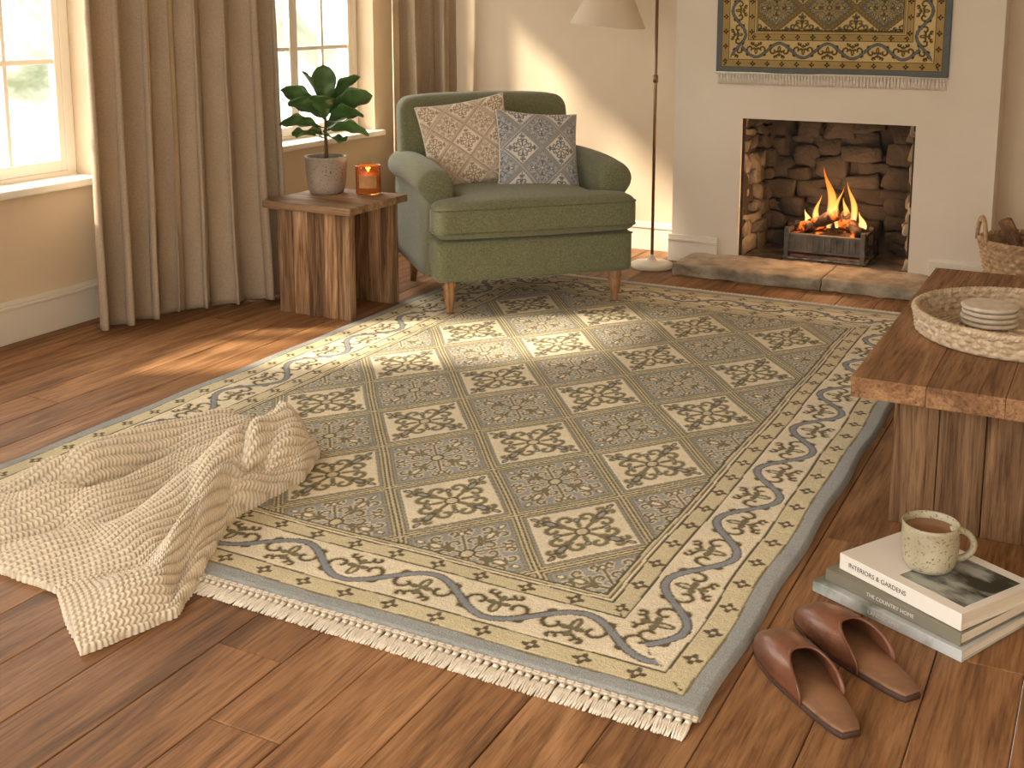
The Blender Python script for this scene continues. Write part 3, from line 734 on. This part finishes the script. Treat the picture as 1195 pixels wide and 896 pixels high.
for i,(a,b,r) in enumerate([((-.12,-.02,.25),(.10,.10,.45),.035),((-.10,.09,.22),(.06,-.12,.47),.03),((.02,-.1,.2),(-.13,.05,.44),.032),((.08,.1,.2),(-.02,-.03,.50),.03),((.12,-.05,.2),(.05,.12,.46),.034),((-.1,-.1,.2),(.1,-.06,.43),.03)]):
    a=Vector(a);b=Vector(b); mb.tube([a.lerp(b,k/4) for k in range(5)],r,9,r=i/6)
mb.build('firewood',wood('firewood',(84,60,44),(134,100,70),(196,160,120),'Z',.8,vary=.3),e,smooth=False)
# ---------------------------------------------------------------- books
e=empty('book_stack',(-.35,2.735,0),(0,0,math.radians(-25)))
M_page=surf('book_pages',(222,214,198),(236,230,216),3,.9,.8,6,.002,stretch=(1,1,60))
def book(lx_,ly_,z0,t,dx,dy,rot,cover,nm):
    Mx=Matrix.Translation((dx,dy,0))@Matrix.Rotation(math.radians(rot),4,'Z')
    m=MB(); h=.003
    m.box((-lx_/2,-ly_/2,z0),(lx_/2,ly_/2,z0+h),M=Mx); m.box((-lx_/2,-ly_/2,z0+t-h),(lx_/2,ly_/2,z0+t),M=Mx)
    m.box((-lx_/2,-ly_/2,z0+h),(lx_/2,-ly_/2+h,z0+t-h),M=Mx)
    m.build(nm+'_cover',cover,e,bevel=.001,smooth=False)
    m=MB(); m.box((-lx_/2+.004,-ly_/2+h,z0+h),(lx_/2-.004,ly_/2-.004,z0+t-h),M=Mx); m.build(nm+'_pages',M_page,e,smooth=False)
    return Mx
cv1=surf('cover_landscape',(104,116,100),(186,192,194),7,.4,0,10,lo=.35,hi=.5)
cv2=surf('cover_taupe',(114,110,96),(126,122,108),3,.5,0,10)
cv3=surf('cover_white',(222,218,211),(228,224,217),3,.4,0,10)
M1=book(.40,.29,.001,.027,0,0,0,cv1,'landscape_book'); M2=book(.37,.27,.029,.030,.008,.008,-2,cv2,'taupe_book'); M3=book(.345,.26,.060,.040,.022,.018,-5,cv3,'white_book')
pic=surf('cover_photograph',(52,56,50),(160,164,158),9,.35,0,10,lo=.42,hi=.6,stretch=(1,2.2,1))
m=MB(); m.box((-.02,-.10,.1000),(.155,.10,.1004),M=M3); m.build('cover_picture',pic,e,smooth=False)
def text(body,size,Mx,rot,par,mat,nm):
    cu=D.curves.new(nm,'FONT'); cu.body=body; cu.size=size; cu.extrude=.0002; cu.align_x='CENTER'; cu.align_y='CENTER'
    o=D.objects.new(nm,cu); C.scene.collection.objects.link(o); cu.materials.append(mat); o.parent=par; o.matrix_local=Mx@rot; return o
M_ink=surf('ink',(60,56,50),(70,66,60),3,.7,0,10)
Rs=Matrix.Rotation(math.radians(90),4,'X')
text('INTERIORS & GARDENS',.016,M3@Matrix.Translation((-.06,-.1305,.08)),Rs,e,M_ink,'spine_title')
text('THE COUNTRY HOME',.013,M2@Matrix.Translation((0,-.1355,.044)),Rs,e,cv3,'spine_title_b')
text('LANDSCAPES',.014,M1@Matrix.Translation((0,-.1455,.0145)),Rs,e,cv3,'spine_title_c')
text('QUIET HOMES',.020,M3@Matrix.Translation((-.10,.09,.1003)),Matrix(),e,M_ink,'cover_title')
# mug
e=empty('coffee_mug',(-.337,2.74,.1005))
n=NT('glazed_stoneware'); v=n.coords(); base=n.ramp(n.noise(v,9,4),[(.3,lin((152,147,124))),(.7,lin((192,185,160)))])
n.l(n.mix(n.ramp(n.noise(v,150,2),[(.6,(0,0,0,1)),(.65,(1,1,1,1))]),base,lin((112,98,76))),n.b.inputs['Base Color']); n.b.inputs['Roughness'].default_value=.3; M_mug=n.m
S=Matrix.Scale(1.07,4)
mb=MB(); mb.lathe([(.040,0),(.048,.003),(.056,.016),(.060,.04),(.061,.07),(.060,.095),(.0605,.103),(.0585,.105),(.0565,.102),(.056,.07),(.054,.03),(.03,.012)],56,M=S)
ha=math.radians(20); hp=[]
for i in range(17):
    th=math.radians(105-i*210/16); hp.append((.052+.040*math.cos(th),0,.056+.034*math.sin(th)))
mb.tube(hp,.0075,10,M=S@Matrix.Rotation(ha,4,'Z')); mb.build('mug_body',M_mug,e)
mb=MB(); mb.lathe([(.057,.088),(.002,.0885)],40,capb=False,M=S); n=NT('milky_coffee'); n.b.inputs['Base Color'].default_value=lin((136,98,70)); n.b.inputs['Roughness'].default_value=.15; mb.build('coffee',n.m,e)
# ---------------------------------------------------------------- slippers
M_leath=surf('brown_leather',(82,50,35),(120,76,54),9,.33,.4,70,.003)
M_insole=surf('leather_insole',(112,80,58),(142,106,80),12,.6,.3,80,.002)
M_sole=surf('rubber_sole',(56,38,29),(74,52,40),12,.7,.2,80)
def slipper(name,toe,heel):
    t=Vector(toe);h=Vector(heel); L=(t-h).length; ang=math.atan2(t.y-h.y,t.x-h.x)
    e=empty(name,(h.x,h.y,0),(0,0,ang))
    def hw(u):
        return .062*(math.sin(pi*min(1,max(0,u*.97+.03)))**.40)*(.78+.32*u-.06*math.sin(2*pi*u))
    N=40; out=[]
    for i in range(N+1): u=.5-.5*math.cos(pi*i/N); out.append((u*L,hw(u)))
    ring=[(x,y) for x,y in out]+[(x,-y) for x,y in out[::-1][1:-1]]
    def slab(z0,z1,off,mat,nm):
        m=MB(); k=len(ring); vs=[]
        c_=L/2
        for z,s in ((z0,off-.002),(z0+.002,off),(z1-.002,off),(z1,off-.002)):
            for x,y in ring: vs.append((c_+(x-c_)*(1+s/(L/2)),y*(1+s/.05),z))
        fs=[tuple(range(k))]
        for r_ in range(3):
            for j in range(k): fs.append((r_*k+j,r_*k+(j+1)%k,(r_+1)*k+(j+1)%k,(r_+1)*k+j)[::-1])
        fs.append(tuple(3*k+j for j in range(k))[::-1])
        m.add(vs,fs); return m.build(nm,mat,e)
    slab(0,.012,.002,M_sole,'sole'); slab(.011,.019,-.001,M_insole,'insole')
    n1,n2=26,24; vs=[];fs=[]
    for i in range(n1+1):
        for j in range(n2+1):
            ph=pi*j/n2; c_=math.cos(ph)
            back=.56-.26*abs(c_)**2.4
            u=1.0-(1.0-back)*(i/n1)
            w=hw(min(.999,u))+.002
            frac=(1-u)
            hgt=.012+.060*(1-math.exp(-frac*6.5))
            z=.006+hgt*math.sin(ph)**.7 if 0<j<n2 else .006
            vs.append((u*L+(.004 if u>.99 else 0),w*math.copysign(abs(c_)**.8,c_),z))
    for i in range(n1):
        for j in range(n2): a=i*(n2+1)+j; fs.append((a,a+1,a+n2+2,a+n2+1))
    m=MB(); m.add(vs,fs); m.build('leather_upper',M_leath,e,solid=-.004)
    m=MB(); m.tube([vs[n1*(n2+1)+j] for j in range(n2+1)],.0035,8)
    m.build('opening_binding',M_leath,e)
slipper('leather_slipper',(-.635,2.415),(-.385,2.14)); slipper('leather_slipper.001',(-.590,2.565),(-.300,2.325))
# ---------------------------------------------------------------- blanket
def interp(pts,t):
    pts=np.array(pts,float); d=np.r_[0,np.cumsum(np.hypot(*np.diff(pts,axis=0).T))]; d/=d[-1]
    return np.stack([np.interp(t,d,pts[:,0]),np.interp(t,d,pts[:,1])],-1)
def smooth1(a,k=9):
    out=a.copy()
    for _ in range(k): out[1:-1]=(out[:-2]+2*out[1:-1]+out[2:])/4
    return out
nu,nv=460,640
u=np.linspace(0,1,nu); v=np.linspace(0,1,nv)
Lf=smooth1(interp([(-2.95,1.86),(-2.82,2.05),(-2.70,2.25),(-2.62,2.5),(-2.54,2.72),(-2.44,2.84)],v),60)
Rt=smooth1(interp([(-1.93,1.65),(-1.865,1.87),(-1.95,2.05),(-2.09,2.32),(-2.085,2.62),(-2.16,2.80)],v),30)
Bt=smooth1(interp([(-2.95,1.86),(-2.45,1.83),(-2.2,1.82),(-2.08,1.74),(-1.93,1.65)],u),20)
Tp=interp([(-2.44,2.84),(-2.3,2.87),(-2.16,2.80)],u)
uu=u[None,:,None]; vv=v[:,None,None]
G=(1-uu)*Lf[:,None]+uu*Rt[:,None]+(1-vv)*Bt[None]+vv*Tp[None]-((1-uu)*(1-vv)*Lf[0]+uu*(1-vv)*Rt[0]+(1-uu)*vv*Lf[-1]+uu*vv*Rt[-1])
U2=u[None,:]; V2=v[:,None]
wr=.10*np.sin(4.2*V2+1)+.05*np.sin(9*V2+U2*4)+.015*np.sin(21*V2+9*U2)
def rdg(x,s=.10):
    t=np.abs(np.sin(x)); return np.sqrt(t*t+s*s)-s
f1=rdg(pi*(3.7*(U2+wr)+.15),.30)*1.2; f2=rdg(pi*(5.6*(U2-.7*wr)+1.1*V2),.30)*1.2
f3=.5+.5*np.sin(2*pi*(2.1*V2+1.3*U2)+1.2)
amp=(.055+.050*V2**.8)*(.75+.35*np.sin(7*U2+3*V2))
H=amp*(f1*1.1+f2*.55*(.35+.65*V2)+.30*f3*V2)
H+= .03*np.exp(-((V2-.8)/.2)**2)*np.sin(pi*U2)
edge=np.minimum(np.minimum(U2,1-U2)*1.0,np.minimum(V2*1.0,(1-V2)*1.0)); env=np.clip(edge/.10,0,1)**.6
H=H*env+.008
k1,k2=.0200,.0165
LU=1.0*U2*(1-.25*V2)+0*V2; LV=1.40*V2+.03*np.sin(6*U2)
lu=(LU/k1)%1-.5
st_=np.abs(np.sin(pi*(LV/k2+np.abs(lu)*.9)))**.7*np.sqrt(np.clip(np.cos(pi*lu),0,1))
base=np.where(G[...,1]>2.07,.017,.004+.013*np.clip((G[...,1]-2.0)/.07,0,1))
gx=np.gradient(H,axis=1)*nu/.85; gy=np.gradient(H,axis=0)*nv/1.2
nl=np.sqrt(1+gx**2+gy**2); sa=.0080
zz=H+base+sa*st_/nl
GX=G[...,0]-.25*H*np.cos(pi*3.7*(U2+wr))-sa*st_*gx/nl; GY=G[...,1]-sa*st_*gy/nl
zz[0,:]=base[0,:]*.3; zz[-1,:]=.014; zz[:,0]=base[:,0]*.5; zz[:,-1]=base[:,-1]*.5
P=np.stack([GX,GY,zz],-1)
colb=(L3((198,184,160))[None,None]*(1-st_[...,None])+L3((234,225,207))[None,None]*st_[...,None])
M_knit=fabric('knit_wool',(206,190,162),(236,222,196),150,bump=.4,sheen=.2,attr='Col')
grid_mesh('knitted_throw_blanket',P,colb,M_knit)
# ---------------------------------------------------------------- world / lights / camera
w=D.worlds.new('World'); C.scene.world=w; w.use_nodes=True; t=w.node_tree; t.nodes.clear()
class WN(NT):
    def __init__(s,t): s.t=t
n=WN(t); out=t.nodes.new('ShaderNodeOutputWorld'); bg=t.nodes.new('ShaderNodeBackground'); n.l(bg.outputs[0],out.inputs[0])
tc=n.n('ShaderNodeTexCoord'); sx=n.n('ShaderNodeSeparateXYZ'); n.l(tc.outputs['Generated'],sx.inputs[0])
fo=n.noise(tc.outputs['Generated'],11,5,.6,.4)
gard=n.ramp(fo,[(.36,(.09,.10,.055,1)),(.46,(.19,.19,.14,1)),(.56,(.6,.57,.50,1))])
sky=n.mix(n.ramp(sx.outputs['Z'],[(.02,(0,0,0,1)),(.3,(1,1,1,1))]),gard,(1.5,1.41,1.27,1))
fac=n.ramp(n.math('MULTIPLY',sx.outputs['X'],-1.0),[(.15,(0,0,0,1)),(.4,(1,1,1,1))])
inner=(1.0,.93,.83,1)
n.l(n.mix(fac,inner,sky),bg.inputs['Color'])
stg=n.math('MULTIPLY_ADD',fac,3.2,1.8); n.l(stg,bg.inputs['Strength'])
sun=D.lights.new('sun','SUN'); sun.energy=9.0; sun.angle=math.radians(5); sun.color=(1,.83,.62)
so=D.objects.new('sun',sun); C.scene.collection.objects.link(so)
so.rotation_euler=Vector((.95,.62,-.86)).to_track_quat('-Z','Y').to_euler()
cam=D.cameras.new('camera'); co=D.objects.new('camera',cam); C.scene.collection.objects.link(co)
cam.sensor_width=36; cam.lens=36*1370/1195; cam.shift_y=-208/1195; cam.clip_start=.05
co.location=(0,0,1.4); co.rotation_euler=(math.radians(90)-math.atan(233/1370),0,math.radians(27.8))
C.scene.camera=co
C.scene.view_settings.view_transform='Standard'; C.scene.view_settings.look='None'; C.scene.view_settings.exposure=0.42
